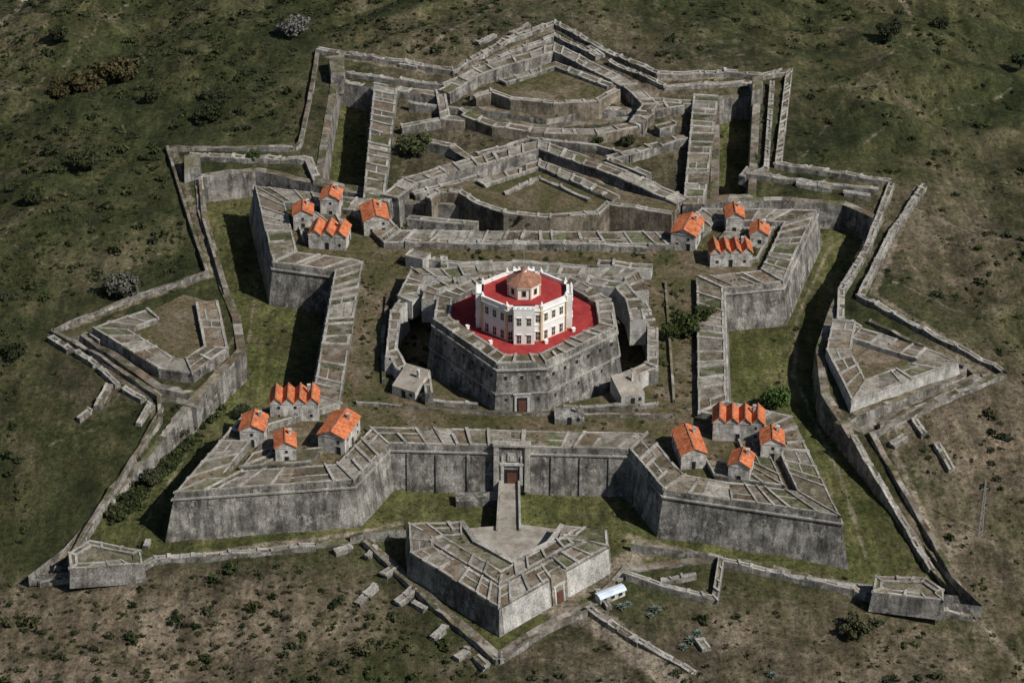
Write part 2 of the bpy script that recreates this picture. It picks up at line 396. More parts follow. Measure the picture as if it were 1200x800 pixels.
def facing(p0,p1,zt,zb,bat,th,t0,t1,mb,m=0,z0=None,z1=None):
    dx,dy=p1[0]-p0[0],p1[1]-p0[1]; l=math.hypot(dx,dy); nx_,ny_=dy/l,-dx/l
    z0=zb if z0 is None else z0; z1=zt if z1 is None else z1
    def q(t,z,o): 
        k=bat*(zt-z)+o; return (p0[0]+dx*t+nx_*k,p0[1]+dy*t+ny_*k,z)
    A=[q(t0,z0,th),q(t1,z0,th),q(t1,z0,-.4),q(t0,z0,-.4)]
    Bp=[q(t0,z1,th),q(t1,z1,th),q(t1,z1,-.4),q(t0,z1,-.4)]
    mb.hexa(A,Bp,m,bottom=True)
a=P(585,714,body_z); b=P(714,642,body_z)
mb=MB()
facing(a,b,body_z,FL,.12,.08,.02,.44,mb,0); facing(a,b,body_z,FL,.12,.08,.6,.99,mb,0)
facing(a,b,body_z,FL,.12,.35,.455,.585,mb,1,z1=body_z+.9)
facing(a,b,body_z,FL,.12,.5,.495,.545,mb,2,z1=FL+3.2)
facing(a,b,body_z,FL,.12,.45,.475,.487,mb,3,z1=FL+4.6); facing(a,b,body_z,FL,.12,.45,.553,.565,mb,3,z1=FL+4.6)
facing(a,b,body_z,FL,.12,.6,.465,.575,mb,3,z0=FL+4.6,z1=FL+5.1)
mb.obj('ravelin_gate',[M_white,M_brown,M_door,M_white],None)
CT=-8.2
mb=MB(); mb.prism(ccw(PP([(543,622),(552,618),(612,614),(655,620),(652,642),(602,668),(552,642)],CT)),CT,-13,.0,0,1)
mb.obj('ravelin_court',[M_wall,M_dust])
mb=MB()
c0=P(597,566,-8.6); c1=P(596,622,CT)
mb.hexa([(c0[0]-2.4,c0[1],-13),(c0[0]+2.4,c0[1],-13),(c1[0]+2.8,c1[1],-13),(c1[0]-2.8,c1[1],-13)],[(c0[0]-2.4,c0[1],-8.6),(c0[0]+2.4,c0[1],-8.6),(c1[0]+2.8,c1[1],CT+.02),(c1[0]-2.8,c1[1],CT+.02)],0,mt=1)
for s_ in (-1,1):
    x0=c0[0]+s_*2.2; x1=c1[0]+s_*2.6
    mb.hexa([(x0-.25,c0[1],-8.7),(x0+.25,c0[1],-8.7),(x1+.25,c1[1],CT-.1),(x1-.25,c1[1],CT-.1)],[(x0-.25,c0[1],-7.8),(x0+.25,c0[1],-7.8),(x1+.25,c1[1],CT+.8),(x1-.25,c1[1],CT+.8)],2)
mb.box(c0[0]-7.5,c0[1]-3,-13,-10.2,10,3.5,.05,0); 
mb.obj('causeway_bridge',[M_wall,M_dust,M_ridge])
# main gate
a=P(456,520,0); b=P(738,527,0); mb=MB(); L_=math.dist(a,b)
tc=.512; w_=lambda m:m/L_
facing(a,b,0,FL,.15,.9,tc-w_(3.9),tc+w_(3.9),mb,0,z0=-11,z1=.9)
for s_ in(-1,1):
    facing(a,b,0,FL,.15,1.5,tc+s_*w_(3.6)-w_(.6),tc+s_*w_(3.6)+w_(.6),mb,1,z0=-10.5,z1=1.4)
    facing(a,b,0,FL,.15,1.25,tc+s_*w_(2.2)-w_(.35),tc+s_*w_(2.2)+w_(.35),mb,4,z0=-9,z1=-4)
    facing(a,b,0,FL,.15,1.2,tc+s_*w_(2.2)-w_(.2),tc+s_*w_(2.2)+w_(.2),mb,4,z0=-3.4,z1=-1.6)
facing(a,b,0,FL,.15,1.35,tc-w_(2.8),tc+w_(2.8),mb,4,z0=-4,z1=-3.4)
facing(a,b,0,FL,.15,1.0,tc-w_(1.7),tc+w_(1.7),mb,2,z0=-9,z1=-5.2)
facing(a,b,0,FL,.15,1.1,tc-w_(1.1),tc+w_(1.1),mb,3,z0=-8.8,z1=-6)
facing(a,b,0,FL,.15,1.2,tc-w_(1.0),tc+w_(1.0),mb,1,z0=-3,z1=-1)
facing(a,b,0,FL,.15,1.3,tc-w_(.5),tc+w_(.5),mb,4,z0=-2.6,z1=-1.4)
facing(a,b,0,FL,.15,1.6,tc-w_(4.4),tc+w_(4.4),mb,1,z0=.9,z1=1.35)
for k in (.08,.2,.33,.68,.8,.92): facing(a,b,0,FL,.15,.35,k-.006,k+.006,mb,0,z0=-12,z1=-2.2)
mb.obj('fortress_gate',[M_wall,M_ridge,M_dark,M_door,M_white])
def wallpx(mb,pts,dh=1.5,w=2.2,cell=5,panels=True,down=2.5,zabs=None,ms=0,jit=.2):
    if zabs is None: q=[T(u,v,dh) for u,v in pts]
    else: q=[(*P(u,v,zabs),zabs) for u,v in pts]
    xy=[(a,b) for a,b,_ in q]
    mb.ribbon(offset(xy,w/2,False),offset(xy,-w/2,False),[c for _,_,c in q],[c-dh-down for _,_,c in q],False,cell,panels,bL=offset(xy,w/2+.25,False),bR=offset(xy,-w/2-.25,False),ms=ms,jit=jit)
mb=MB()
mb.prism(PP([(500,230),(512,222),(540,222),(556,234),(592,246),(645,252),(700,247),(712,236),(745,240),(790,248),(795,240),(725,222),(632,190),(560,212),(520,218)],-1.5),-1.5,-13,.08,4,3)
wallpx(mb,[(502,232),(514,224),(540,224),(558,237),(592,248),(645,254),(700,249),(712,239),(745,243),(788,250)],w=2,zabs=-.8,down=10,ms=4,cell=4)
wallpx(mb,[(565,214),(632,192),(722,232)],w=3.5,zabs=-.6,down=4,cell=4)
wallpx(mb,[(592,226),(632,208),(690,234)],w=1.2,zabs=-.9,down=1,cell=5)
wallpx(mb,[(458,230),(480,212),(520,200),(632,170),(720,200),(800,236)],w=5,zabs=-1.0,down=9,cell=4.5)
wallpx(mb,[(485,226),(540,212),(560,206)],w=2,zabs=-2,down=6)
mb.obj('hornwork_ravelin',MS)
mb=MB()
mb.prism(PP([(552,108),(575,104),(600,112),(650,118),(700,114),(722,100),(716,94),(650,72),(590,92)],-1.5),-1.5,-12,.08,4,3)
wallpx(mb,[(556,112),(576,107),(600,115),(650,121),(700,117),(724,104)],w=2,zabs=-.6,down=8,ms=4)
wallpx(mb,[(590,96),(650,76),(715,100)],w=3,zabs=-.6,down=4)
wallpx(mb,[(520,108),(560,84),(650,56),(738,100),(762,122),(745,146)],w=4.5,zabs=-1,down=8)
wallpx(mb,[(516,106),(522,138),(545,140)],w=3,zabs=-1.5,down=6,ms=4)
wallpx(mb,[(545,134),(580,146),(640,154),(700,154),(745,146),(760,132)],w=3.5,zabs=-1.2,down=7,ms=4)
mb.obj('hornwork_lunette',MS)
mb=MB()
def band(px,zt,zb,cell=4):
    p=PP(px,zt); L=[p[0],p[1]];Rr=[p[3],p[2]]
    if area(p)<0: L,Rr=Rr,L
    mb.ribbon(L,Rr,[zt]*2,[zb]*2,False,cell,True)
band([(438,98),(425,232),(450,238),(466,104)],-1.5,-13,4.2)
band([(812,112),(800,240),(826,240),(842,114)],-1.5,-13,4.2)
mb.obj('hornwork_rampart',MS)
mb=MB()
for pts_,w in [([(466,104),(520,112)],3),([(760,118),(812,120)],3),([(450,238),(470,215),(552,186),(530,172),(500,165)],2.5),([(714,186),(760,172),(804,160)],3),([(714,186),(760,205)],2.5),
              ([(478,255),(560,262)],2.5),([(470,148),(515,140)],2),([(790,145),(770,150)],3),([(480,120),(540,128),(560,140)],1.5),([(760,128),(800,122)],3.5),([(560,180),(620,162),(700,170),(740,182)],1.2)]:
    wallpx(mb,pts_,dh=2.5,w=w,down=3)
mb.obj('retaining_wall',MS)
# ------------------------------------------------------------------ outer covered-way parapets
mb=MB()
lines=[([(372,58),(450,68),(530,82),(590,48),(650,26),(712,60),(772,86),(850,84),(892,88)],2.2),
 ([(400,66),(398,84),(460,92),(520,100),(585,66),(650,42),(700,66)],1.6),([(715,72),(780,100),(880,96),(888,110)],1.8),
 ([(892,88),(925,82),(912,192),(1045,212)],2.0),([(905,96),(898,196),(880,204),(1030,222)],1.5),
 ([(372,58),(366,98),(352,166),(345,172)],1.1),([(196,172),(345,172)],1.2),([(222,182),(362,186),(372,212)],2.4),
 ([(196,172),(224,262),(243,318),(160,345),(62,386)],.8),([(234,208),(238,255),(264,342)],.7),
 ([(62,386),(120,418),(186,464),(188,490),(130,572),(75,662),(45,682)],.9),([(190,476),(150,545),(92,640)],.7),
 ([(1083,217),(1045,272),(1008,346),(1095,392),(1176,434)],1.7),([(1045,214),(1016,290),(986,340),(985,372),(1008,384)],1.9),([(1020,375),(1130,428)],1.0),
 ([(1178,436),(1110,464),(1022,508),(1080,608),(1142,716)],1.3),([(1150,440),(1030,498)],.9),([(1000,512),(1050,596),(1092,668)],1.5),
 ([(45,680),(165,662),(182,652),(240,650),(370,638)],1.5),([(410,628),(475,618)],1.1),
 ([(428,634),(500,702),(583,772)],.9),([(590,770),(640,736),(692,712)],.8),
 ([(735,672),(790,688),(838,700),(845,656),(900,668),(1000,690),(1025,700),(1140,720)],1.5),([(740,636),(850,652)],1.0)]
for pts_,w in lines: wallpx(mb,pts_,dh=1.3,w=w,cell=3.2,panels=w>1.45,down=2.5,jit=.35,ms=0)
mb.obj('covered_way_parapet',MS)
mb=MB()
def trav(u,v,du,dv,w=3,dh=1.0): wallpx(mb,[(u,v),(u+du,v+dv)],dh=dh,w=w,cell=3.2,down=2)
for u,v,du,dv in [(60,395,22,14),(90,412,22,14),(118,432,20,18),(146,455,22,12),(128,450,-14,26),(176,472,-14,24),(105,480,-14,10),(110,392,10,6),
   (170,640,4,-8),(430,652,10,-14),(440,685,-22,22),(465,705,20,-16),(498,712,-14,-8),(520,735,-14,12),(548,760,-14,10),(570,780,-12,-12),(410,640,-18,6),(450,672,14,-10),
   (1048,440,16,-8),(1072,492,12,16),(1098,520,18,30),(1045,520,16,-10),(990,225,30,4),(870,206,8,-10),(935,215,40,5),
   (700,690,14,20),(690,712,60,40),(745,748,70,40),(775,680,40,-8),(820,748,8,12),
   (560,50,20,-10),(600,38,20,-10),(690,55,16,10),(820,86,20,-2),(470,74,20,4),(410,62,18,2)]:
    trav(u,v,du,dv,w=random.uniform(1.2,2.2))
mb.obj('traverse_wall',MS)
for px in ([(80,650),(105,634),(165,646),(168,662),(82,668)],[(1025,676),(1085,678),(1106,692),(1106,705),(1022,695)]):
    mb=MB(); mb.prism(PP(px,-9.3),-9.3,-14,.1,0,1); q=ccw(PP(px,-9.3)); mb.ribbon(offset(q,-.05),offset(q,-2.0),[-9.0]*5,[-9.4]*5,True,3.5,True); mb.obj('corner_redoubt',MS)
mb=MB(); mb.prism(PP([(216,182),(234,180),(234,196),(216,200)],-1),-1,-12,.05,0,1); mb.prism(PP([(385,66),(402,64),(404,84),(388,86)],-1),-1,-8,.05,0,1); mb.prism(PP([(882,90),(894,88),(893,104),(882,106)],0),0,-8,.05,0,1)
mb.obj('guard_block',MS)
# ------------------------------------------------------------------ keep
KT=11.0
keep_px=[(508,375),(583,427),(640,425),(722,384),(716,350),(668,324),(562,323),(512,347)]
kp=ccw(PP(keep_px,KT)); K=empty('central_keep')
mb=MB(); bd=offset(kp,.16)
mb.prism(bd,KT-1.3,-7,.13,0,3)
mb.ribbon(kp,offset(kp,-4.0),[KT]*8,[KT-1.3]*8,True,3.2,True,bL=bd,cols=[(.12,.095,.07),(.16,.13,.1),(.1,.08,.055)])
mb.ribbon(offset(bd,.45),offset(bd,-.3),[KT-1.25]*8,[KT-1.7]*8,True,9,False,ms=2,mt=2,jit=0)
low=offset(bd,.13*6.5); mb.ribbon(offset(low,.25),offset(low,-.3),[KT-7.4]*8,[KT-7.8]*8,True,9,False,ms=2,mt=2,jit=0)
mb.obj('keep_walls',[M_wall,M_cell,M_ridge,M_red],K)
mb=MB()
for i in range(8):
    a,b=kp[i],kp[(i+1)%8]; l=math.dist(a,b); n=max(2,int(l/3.6))
    for k in range(n):
        t=(k+.5)/n
        facing(a,b,KT,-1.5,.13,.04,t-.4/l,t+.4/l,mb,0,z0=KT-4.1,z1=KT-3.1)
        facing(a,b,KT,-1.5,.13,.07,t-.55/l,t+.55/l,mb,1,z0=KT-3.1,z1=KT-2.9)
        if k%2==0: facing(a,b,KT,-1.5,.13,.04,t-.3/l,t+.3/l,mb,0,z0=KT-9.6,z1=KT-8.9)
mb.obj('loopholes',[M_dark,M_ridge],K)
mb=MB(); a,b=P(583,427,KT),P(640,425,KT); l=math.dist(a,b)
facing(a,b,KT,-1.5,.13,.35,.5-1.8/l,.5+1.8/l,mb,0,z0=-1.6,z1=3.2); facing(a,b,KT,-1.5,.13,.45,.5-1.2/l,.5+1.2/l,mb,1,z0=-1.5,z1=2.4)
facing(a,b,KT,-1.5,.13,.55,.5-.9/l,.5+.9/l,mb,2,z0=-1.5,z1=1.7); facing(a,b,KT,-1.5,.13,.6,.5-2.1/l,.5+2.1/l,mb,0,z0=3.2,z1=3.6)
mb.obj('keep_gate',[M_white,M_dark,M_door],K)
# ------------------------------------------------------------------ governor's house
GH=empty('governor_house'); cx,cy=P(614,379,9.7)
z0=KT-1.3; z1=18.7; mb=MB(); R8=10.8; SQ=.8
def octo(r,sq=1.0): return [(cx+r*math.cos(math.radians(45*k+22.5)),cy+sq*r*math.sin(math.radians(45*k+22.5))) for k in range(8)]
oc=octo(R8,SQ)
mb.prism(oc,z1,z0-.2,0,0,1)
mb.ribbon(offset(oc,.2),offset(oc,-.3),[z1+.85]*8,[z1-.3]*8,True,20,False,ms=0,mt=0,jit=0)
fac=[]
for i in range(8):
    a,b=oc[i],oc[(i+1)%8]; mx,my=(a[0]+b[0])/2,(a[1]+b[1])/2; an=math.atan2(b[1]-a[1],b[0]-a[0])-math.pi/2
    l=math.dist(a,b)
    if i%2==1:
        w=l*.6; bx,by=mx+math.cos(an)*.7,my+math.sin(an)*.7
        mb.box(bx,by,z0-.2,z1+.7,1.8,w,an,0); mb.box(bx,by,z1+.7,z1+.85,2.0,w+.3,an,0)
        for k_ in range(5): 
            t=(k_-2)/4*(w-.3); mb.box(bx+math.cos(an)*.7-math.sin(an)*t,by+math.sin(an)*.7+math.cos(an)*t,z1+.85,z1+1.35,.3,.5,an,0)
        fac.append((mx+math.cos(an)*1.6,my+math.sin(an)*1.6,an,w))
        for sg in(-1,1): fac.append((mx-math.sin(an)*sg*l*.4,my+math.cos(an)*sg*l*.4,an,1.2))
    else: fac.append((mx,my,an,l))
for (x,y) in oc:
    ra=math.atan2(y-cy,x-cx)
    mb.box(x,y,z0-.2,z1+.85,.5,.5,ra,2); mb.box(x,y,z1+.85,z1+1.15,.8,.8,ra,0)
    for (r0,r1,h0,h1) in ((.15,.3,1.15,1.45),(.3,.22,1.45,1.7),(.22,.02,1.7,2.1)):
        mb.hexa([(x+r0*math.cos(t*math.pi/3),y+r0*math.sin(t*math.pi/3),z1+h0) for t in range(6)],[(x+r1*math.cos(t*math.pi/3),y+r1*math.sin(t*math.pi/3),z1+h1) for t in range(6)],0)
mb.ribbon(offset(oc,.4),offset(oc,-.1),[z1-.32]*8,[z1-.52]*8,True,20,False,ms=0,mt=0,jit=0)
mid=(z0+z1)/2; mb.ribbon(offset(oc,.15),offset(oc,-.1),[mid+.1]*8,[mid-.1]*8,True,20,False,ms=0,mt=0,jit=0)
mb.obj('house_walls',[M_paint,M_red,M_ochre],GH)
mb=MB()
for x,y,an,w in fac:
    n=3 if w>6.5 else (2 if w>3 else 1)
    for r_,(zz,hh) in enumerate(((z0+.4,2.2),(mid+.9,1.9))):
        for k in range(n):
            s_=(k-(n-1)/2)*w/n*.95
            px_,py_=x-math.sin(an)*s_,y+math.cos(an)*s_
            mb.box(px_,py_,zz-.12,zz+hh+.12,.12,1.1,an,0)
            mb.box(px_,py_,zz,zz+hh,.2,.85,an,1)
            mb.box(px_,py_,zz+hh*.5,zz+hh*.5+.06,.26,.85,an,2)
            mb.box(px_,py_,zz,zz+hh,.26,.06,an,2)
            mb.box(px_,py_,zz+hh+.12,zz+hh+.27,.4,1.3,an,2)
mb.obj('house_windows',[M_ochre,M_dark,M_paint],GH)
mb=MB(); d=octo(4.1); zt=z1+3.2
mb.prism(d,zt,z1-.1,0,0,0)
mb.ribbon(offset(d,.3),offset(d,-.2),[zt+.12]*8,[zt-.2]*8,True,20,False,ms=0,mt=0,jit=0)
e=octo(4.5); f=octo(.8)
for i in range(8):
    j=(i+1)%8; mb.face([(*e[i],zt+.13),(*e[j],zt+.13),(*f[j],zt+2.6),(*f[i],zt+2.6)],3)
    x,y=(d[i][0]+d[j][0])/2,(d[i][1]+d[j][1])/2; an=math.atan2(y-cy,x-cx)
    mb.box(x,y,z1+.9,z1+2.4,.2,.9,an,2); mb.box(x,y,z1+.75,z1+2.55,.14,1.15,an,1); mb.box(d[i][0],d[i][1],z1,zt-.2,.35,.35,math.atan2(d[i][1]-cy,d[i][0]-cx),1)
f=octo(.7); mb.hexa([(*q,zt+2.5) for q in f],[(*q,zt+3.2) for q in f],0); g=octo(.9); mb.hexa([(*q,zt+3.2) for q in g],[(cx+.05*math.cos(k),cy+.05*math.sin(k),zt+4) for k in range(8)],3)
mb.box(cx,cy,zt+3.9,zt+8.5,.1,.1,0,4)
mb.obj('lantern_tower',[M_paint,M_ochre,M_dark,M_redstone,M_metal],GH)
mb=MB()
for u,v in ((548,385),(575,403),(672,388),(640,402)):
    x,y=P(u,v,KT-1.3); mb.box(x,y,KT-1.3,KT-.5,.7,.7,.4,0); mb.box(x,y,KT-.5,KT-.35,.9,.9,.4,0)
mb.obj('keep_vent_posts',[M_paint],K)
# ------------------------------------------------------------------ retrenchment around keep and court walls
mb=MB()
def cw_(pts_,zt,w,cell=4,panels=True,ms=0,zb=-2,jit=.4):
    q=PP(pts_,zt); mb.ribbon(offset(q,w/2,False),offset(q,-w/2,False),[zt]*len(q),[zb]*len(q),False,cell,panels,ms=ms,jit=jit)
cw_([(560,318),(490,320),(478,345),(490,350)],3,4.8,ms=5); cw_([(474,352),(463,366),(457,424)],2.2,2.6,3,zb=-6.4,ms=5)
cw_([(640,318),(740,322),(750,342)],3,4.8,ms=5); cw_([(752,355),(765,385),(765,436)],2.2,2.8,3,zb=-6.4)
cw_([(460,412),(470,430),(500,440)],1.8,3.2,ms=5); cw_([(762,428),(745,438),(722,444)],2.2,3.5,ms=5)
cw_([(500,440),(503,462)],1.5,2); cw_([(535,330),(506,336),(502,352)],4.5,3.5,ms=5); cw_([(690,330),(728,336),(742,352),(748,376)],5,4,ms=5)
cw_([(478,298),(540,310),(600,306),(690,312)],.6,1.6,ms=5); cw_([(702,308),(764,314)],1.2,3,ms=5); cw_([(480,296),(500,302)],1.8,4,ms=5)
cw_([(475,283),(620,284),(760,287)],.2,2); cw_([(462,448),(505,468),(560,474)],-.3,1.0); cw_([(770,472),(700,476),(660,476)],-.3,1)
cw_([(450,445),(448,395),(455,345)],-.5,.9,6,False); cw_([(418,470),(560,482),(790,486)],-.7,.7,5,False); cw_([(780,330),(785,400),(790,470)],-.9,.6,6,False); cw_([(585,322),(585,335)],2,3); cw_([(520,300),(522,318)],1,2)
mb.obj('retrenchment_wall',MS)
def lean(name,u,v,w,d,h1,h2,rot,mats):
    mb=MB(); x,y=P(u,v,-1.5); ca,sa=math.cos(rot),math.sin(rot)
    R_=lambda a,b:(x+a*ca-b*sa,y+a*sa+b*ca)
    q=[R_(-w/2,-d/2),R_(w/2,-d/2),R_(w/2,d/2),R_(-w/2,d/2)]
    mb.hexa([(*p_,-1.7) for p_ in q],[(*q[0],-1.5+h1),(*q[1],-1.5+h1),(*q[2],-1.5+h2),(*q[3],-1.5+h2)],0,mt=1)
    dx=R_(0,-d/2-.03); mb.box(*dx,-1.5,.6,1.0,.1,rot,2)
    dx=R_(w*.3,-d/2-.03); mb.box(*dx,-.5,.4,.7,.1,rot,2)
    dx=R_(w*.25,d*.1); mb.box(*dx,-1.5+h1,h2-.3,.6,.6,rot,0)
    return mb.obj(name,mats)
lean('stone_outbuilding',482,458,6.5,7,2.6,5.0,-.5,[M_plaster,M_dust,M_dark])
lean('stone_outbuilding',735,466,6,7,3.0,5.0,.35,[M_white,M_dust,M_dark])
lean('stone_outbuilding',667,492,7,4,1.6,2.2,.02,[M_wall,M_wall,M_dark])
# ------------------------------------------------------------------ houses
def house(u,v,w,d,h,rot,n=1,name='tiled_stone_house',roof=1.5,zb=-1.5):
    w*=.95; d*=.93; h*=.93
    E=empty(name); x,y=P(u,v,zb+h+roof*.5); ca,sa=math.cos(rot),math.sin(rot)
    R_=lambda a,b:(x+a*ca-b*sa,y+a*sa+b*ca)
    mb=MB(); q=[R_(-w/2,-d/2),R_(w/2,-d/2),R_(w/2,d/2),R_(-w/2,d/2)]
    zt=zb+h; mb.hexa([(*p_,zb-.3) for p_ in q],[(*p_,zt) for p_ in q],0)
    ww=w/n
    for k in range(n):
        x0=-w/2+k*ww; xm=x0+ww/2; x1=x0+ww
        for yy in (-d/2,d/2): mb.face([(*R_(x0,yy),zt),(*R_(x1,yy),zt),(*R_(xm,yy),zt+roof)],0)
    mb.box(*R_(0,0),zt-.3,zt-.12,w+.18,d+.18,rot,3)
    for side,(LL,off,an) in enumerate(((w,-d/2,0),(w,d/2,0),(d,w/2,1),(d,-w/2,1))):
        m=max(1,int(LL/3.2))
        for k in range(m):
            s_=(k+.5)*LL/m-LL/2+random.uniform(-.3,.3)
            p_=R_(s_,off) if an==0 else R_(off,s_)
            r_=rot+(math.pi/2 if an else 0)
            if k==m//2 and side in (0,2):
                mb.box(*p_,zb,zb+2.25,1.3,.12,r_,3); mb.box(*p_,zb,zb+2.1,.95,.2,r_,2)
            elif random.random()<.55:
                mb.box(*p_,zb+1.1,zb+2.1,.95,.1,r_,3); mb.box(*p_,zb+1.2,zb+2.0,.65,.18,r_,2)
            if h>4.2 and random.random()<.75:
                mb.box(*p_,zb+h-1.65,zb+h-.7,.9,.1,r_,3); mb.box(*p_,zb+h-1.55,zb+h-.8,.6,.18,r_,2)
    mb.obj('walls',[M_plaster,M_tile,M_dark,M_white],E)
    mb=MB(); ov=.3
    for k in range(n):
        x0=-w/2+k*ww; xm=x0+ww/2; x1=x0+ww
        a0=x0-(ov if k==0 else 0); a1=x1+(ov if k==n-1 else 0); sl=roof/(ww/2)
        for (xa,xb,za,zc) in ((a0,xm,zt-(ov*sl if k==0 else 0),zt+roof),(xm,a1,zt+roof,zt-(ov*sl if k==n-1 else 0))):
            b=[(*R_(xa,-d/2-ov),za+.03),(*R_(xb,-d/2-ov),zc+.03),(*R_(xb,d/2+ov),zc+.03),(*R_(xa,d/2+ov),za+.03)]
            mb.hexa(b,[(p_[0],p_[1],p_[2]+.18) for p_ in b],0,bottom=True)
        mb.box(*R_(xm,0),zt+roof+.1,zt+roof+.3,.28,d+2*ov,rot,1)
    mb.obj('roof',[M_tile,M_redstone],E)
    mb=MB(); cxy=R_(w*.25/n if n==1 else w*.3,d*.2); mb.box(*cxy,zt,zt+roof+.8,.65,.65,rot,0); mb.box(*cxy,zt+roof+.8,zt+roof+.95,.85,.85,rot,0); mb.obj('chimney',[M_plaster],E)
Hs=[(345,461,12,6.5,5.5,.03,4),(297,492,6,7,5,-.05,1),(334,513,5,6,5,.1,1),(397,495,7,10.5,5,-.32,1),
    (866,484,12.5,6.5,5.5,-.08,4),(808,514,6.2,11,4.5,.15,1),(905,509,5.5,6,5,-.05,1),(869,535,5.2,6,5,-.25,1),
    (856,287,11.5,6,4.5,.05,4),(806,262,7,10,5,-.3,1),(861,246,5,6,5.5,.0,1),(890,266,5,5.5,4,-.1,1),
    (386,266,10.5,7,4.5,-.15,3),(355,243,5.5,6,5,.05,1),(388,225,5.5,6,6,-.1,1),(439,246,7,9,5,.15,1)]
for h in Hs: house(*h)
# ------------------------------------------------------------------ site shed, mast, marker
mb=MB(); x,y,z=T(715,700); ca,sa=math.cos(.55),math.sin(.55); RR=lambda a,b:(x+a*ca-b*sa,y+a*sa+b*ca)
mb.box(x,y,z-1,z+1.6,6.5,2.2,.55,0)
prof=[(-1.35,1.55),(-.9,2.0),(0,2.2),(.9,2.0),(1.35,1.55)]
for i in range(4):
    (a,h0),(b,h1)=prof[i],prof[i+1]
    q=[(*RR(-3.5,a),z+h0),(*RR(3.5,a),z+h0),(*RR(3.5,b),z+h1),(*RR(-3.5,b),z+h1)]
    mb.hexa(q,[(p_[0],p_[1],p_[2]+.08) for p_ in q],1,bottom=True)
for a in(-2,0,2): mb.box(*RR(a,-1.12),z+.5,z+1.3,.9,.1,.55,2)
mb.box(*RR(3.26,0),z,z+1.6,.1,.9,.55,2)
mb.obj('site_shed',[M_plaster,M_blue,M_dark])
mb=MB(); x,y,z=T(1148,625)
for k in range(3):
    a=k*2.094; mb.hexa([(x+.7*math.cos(a)+.05*i,y+.7*math.sin(a)+.05*j,z-1) for i,j in((-1,-1),(1,-1),(1,1),(-1,1))],[(x+.12*math.cos(a)+.04*i,y+.12*math.sin(a)+.04*j,z+15) for i,j in((-1,-1),(1,-1),(1,1),(-1,1))],0)
for k in range(10):
    t=k/10; r=.7-.58*t; 
    for m_ in range(3):
        a=m_*2.094;b=a+2.094; p0=(x+r*math.cos(a),y+r*math.sin(a)); p1=(x+r*math.cos(b),y+r*math.sin(b))
        mb.strip([p0,p1],[(p0[0]+.04,p0[1]+.04),(p1[0]+.04,p1[1]+.04)],[z+15*t,z+15*t+1.3],[z+15*t-.07,z+15*t+1.23],0)
mb.box(x,y,z+12.5,z+12.6,2,.06,.3,0)
mb.obj('lattice_mast',[M_metal])
mb=MB(); x,y,z=T(588,776); mb.box(x,y,z-1,z+1.2,.9,.9,.3,0); mb.box(x,y,z+1.2,z+1.35,1.1,1.1,.3,0); mb.hexa([(x+a*.3,y+b*.3,z+1.35) for a,b in((-1,-1),(1,-1),(1,1),(-1,1))],[(x+a*.16,y+b*.16,z+3) for a,b in((-1,-1),(1,-1),(1,1),(-1,1))],0)
mb.obj('stone_marker',[M_white])
# ------------------------------------------------------------------ vegetation
def leaf_cloud(n,lobes,size,r):
    lob=np.array(lobes); pick=r.integers(0,len(lob),n)
    d=r.normal(size=(n,3)); d/=np.linalg.norm(d,axis=1,keepdims=True)
    rad=lob[pick,3]*r.uniform(.55,1.08,n)
    cen=lob[pick,:3]+d*rad[:,None]*np.array([1,1,.85])
    a=r.normal(size=(n,3))+d*1.2; a/=np.linalg.norm(a,axis=1,keepdims=True)
    t=np.cross(a,r.normal(size=(n,3))); t/=np.linalg.norm(t,axis=1,keepdims=True); b=np.cross(a,t)
    s=size*r.uniform(.6,1.4,n)[:,None]
    V=np.stack([cen-t*s-b*s*.7,cen+t*s-b*s*.7,cen+t*s+b*s*.7,cen-t*s+b*s*.7],1)
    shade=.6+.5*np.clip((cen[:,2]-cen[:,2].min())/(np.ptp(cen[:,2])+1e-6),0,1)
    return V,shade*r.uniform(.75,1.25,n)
tmpl=[];tmps=[]
for k in range(8):
    L=[(rng.uniform(-.5,.5),rng.uniform(-.5,.5),rng.uniform(.25,.6),rng.uniform(.35,.6)) for _ in range(4)]
    tmpl.append(leaf_cloud(64,L,.17,rng)); tmps.append(leaf_cloud(18,L,.3,rng))
def bushes(name,items):
    Vs=[];Cs=[]
    for x,y,z,s,col in items:
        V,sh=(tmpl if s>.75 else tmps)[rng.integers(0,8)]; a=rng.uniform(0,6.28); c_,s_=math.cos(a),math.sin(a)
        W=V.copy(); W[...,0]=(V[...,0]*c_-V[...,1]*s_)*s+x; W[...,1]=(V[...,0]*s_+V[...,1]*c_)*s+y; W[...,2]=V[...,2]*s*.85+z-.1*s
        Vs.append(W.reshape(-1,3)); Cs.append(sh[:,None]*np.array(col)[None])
    V=np.concatenate(Vs); C=np.concatenate(Cs); n=len(C)
    me=np_mesh(name,V,np.arange(n*4).reshape(n,4),M_leaf)
    ca=me.color_attributes.new('Col','FLOAT_COLOR','CORNER')
    ca.data.foreach_set('color',np.repeat(np.concatenate([C,np.ones((n,1))],1),4,axis=0).astype(np.float32).ravel())
    o=bpy.data.objects.new(name,me); S.collection.objects.link(o)
GR=[(.032,.043,.015),(.038,.05,.018),(.048,.055,.023),(.025,.033,.014),(.06,.058,.03),(.033,.04,.02)]
N=56000
bx=rng.uniform(-185,185,N); by=rng.uniform(-150,290,N)
sdb=sdpoly(hull,bx,by); dn=sines(bx,by,45,8,21)*.5+sines(bx,by,13,10,22)*.7
items=[]
for x,y,sd_,q in zip(bx,by,sdb,dn):
    if sd_<2: continue
    dens=.17+.34*q+(.26 if x<0 else -.04)
    if y<-90: dens+=.08
    if rng.random()>dens: continue
    s=rng.choice([.4,.6,.9,1.3,2.0],p=[.42,.31,.16,.08,.03])
    items.append((x,y,float(Hat(x,y)),s*rng.uniform(.8,1.25),GR[rng.integers(0,6)]))
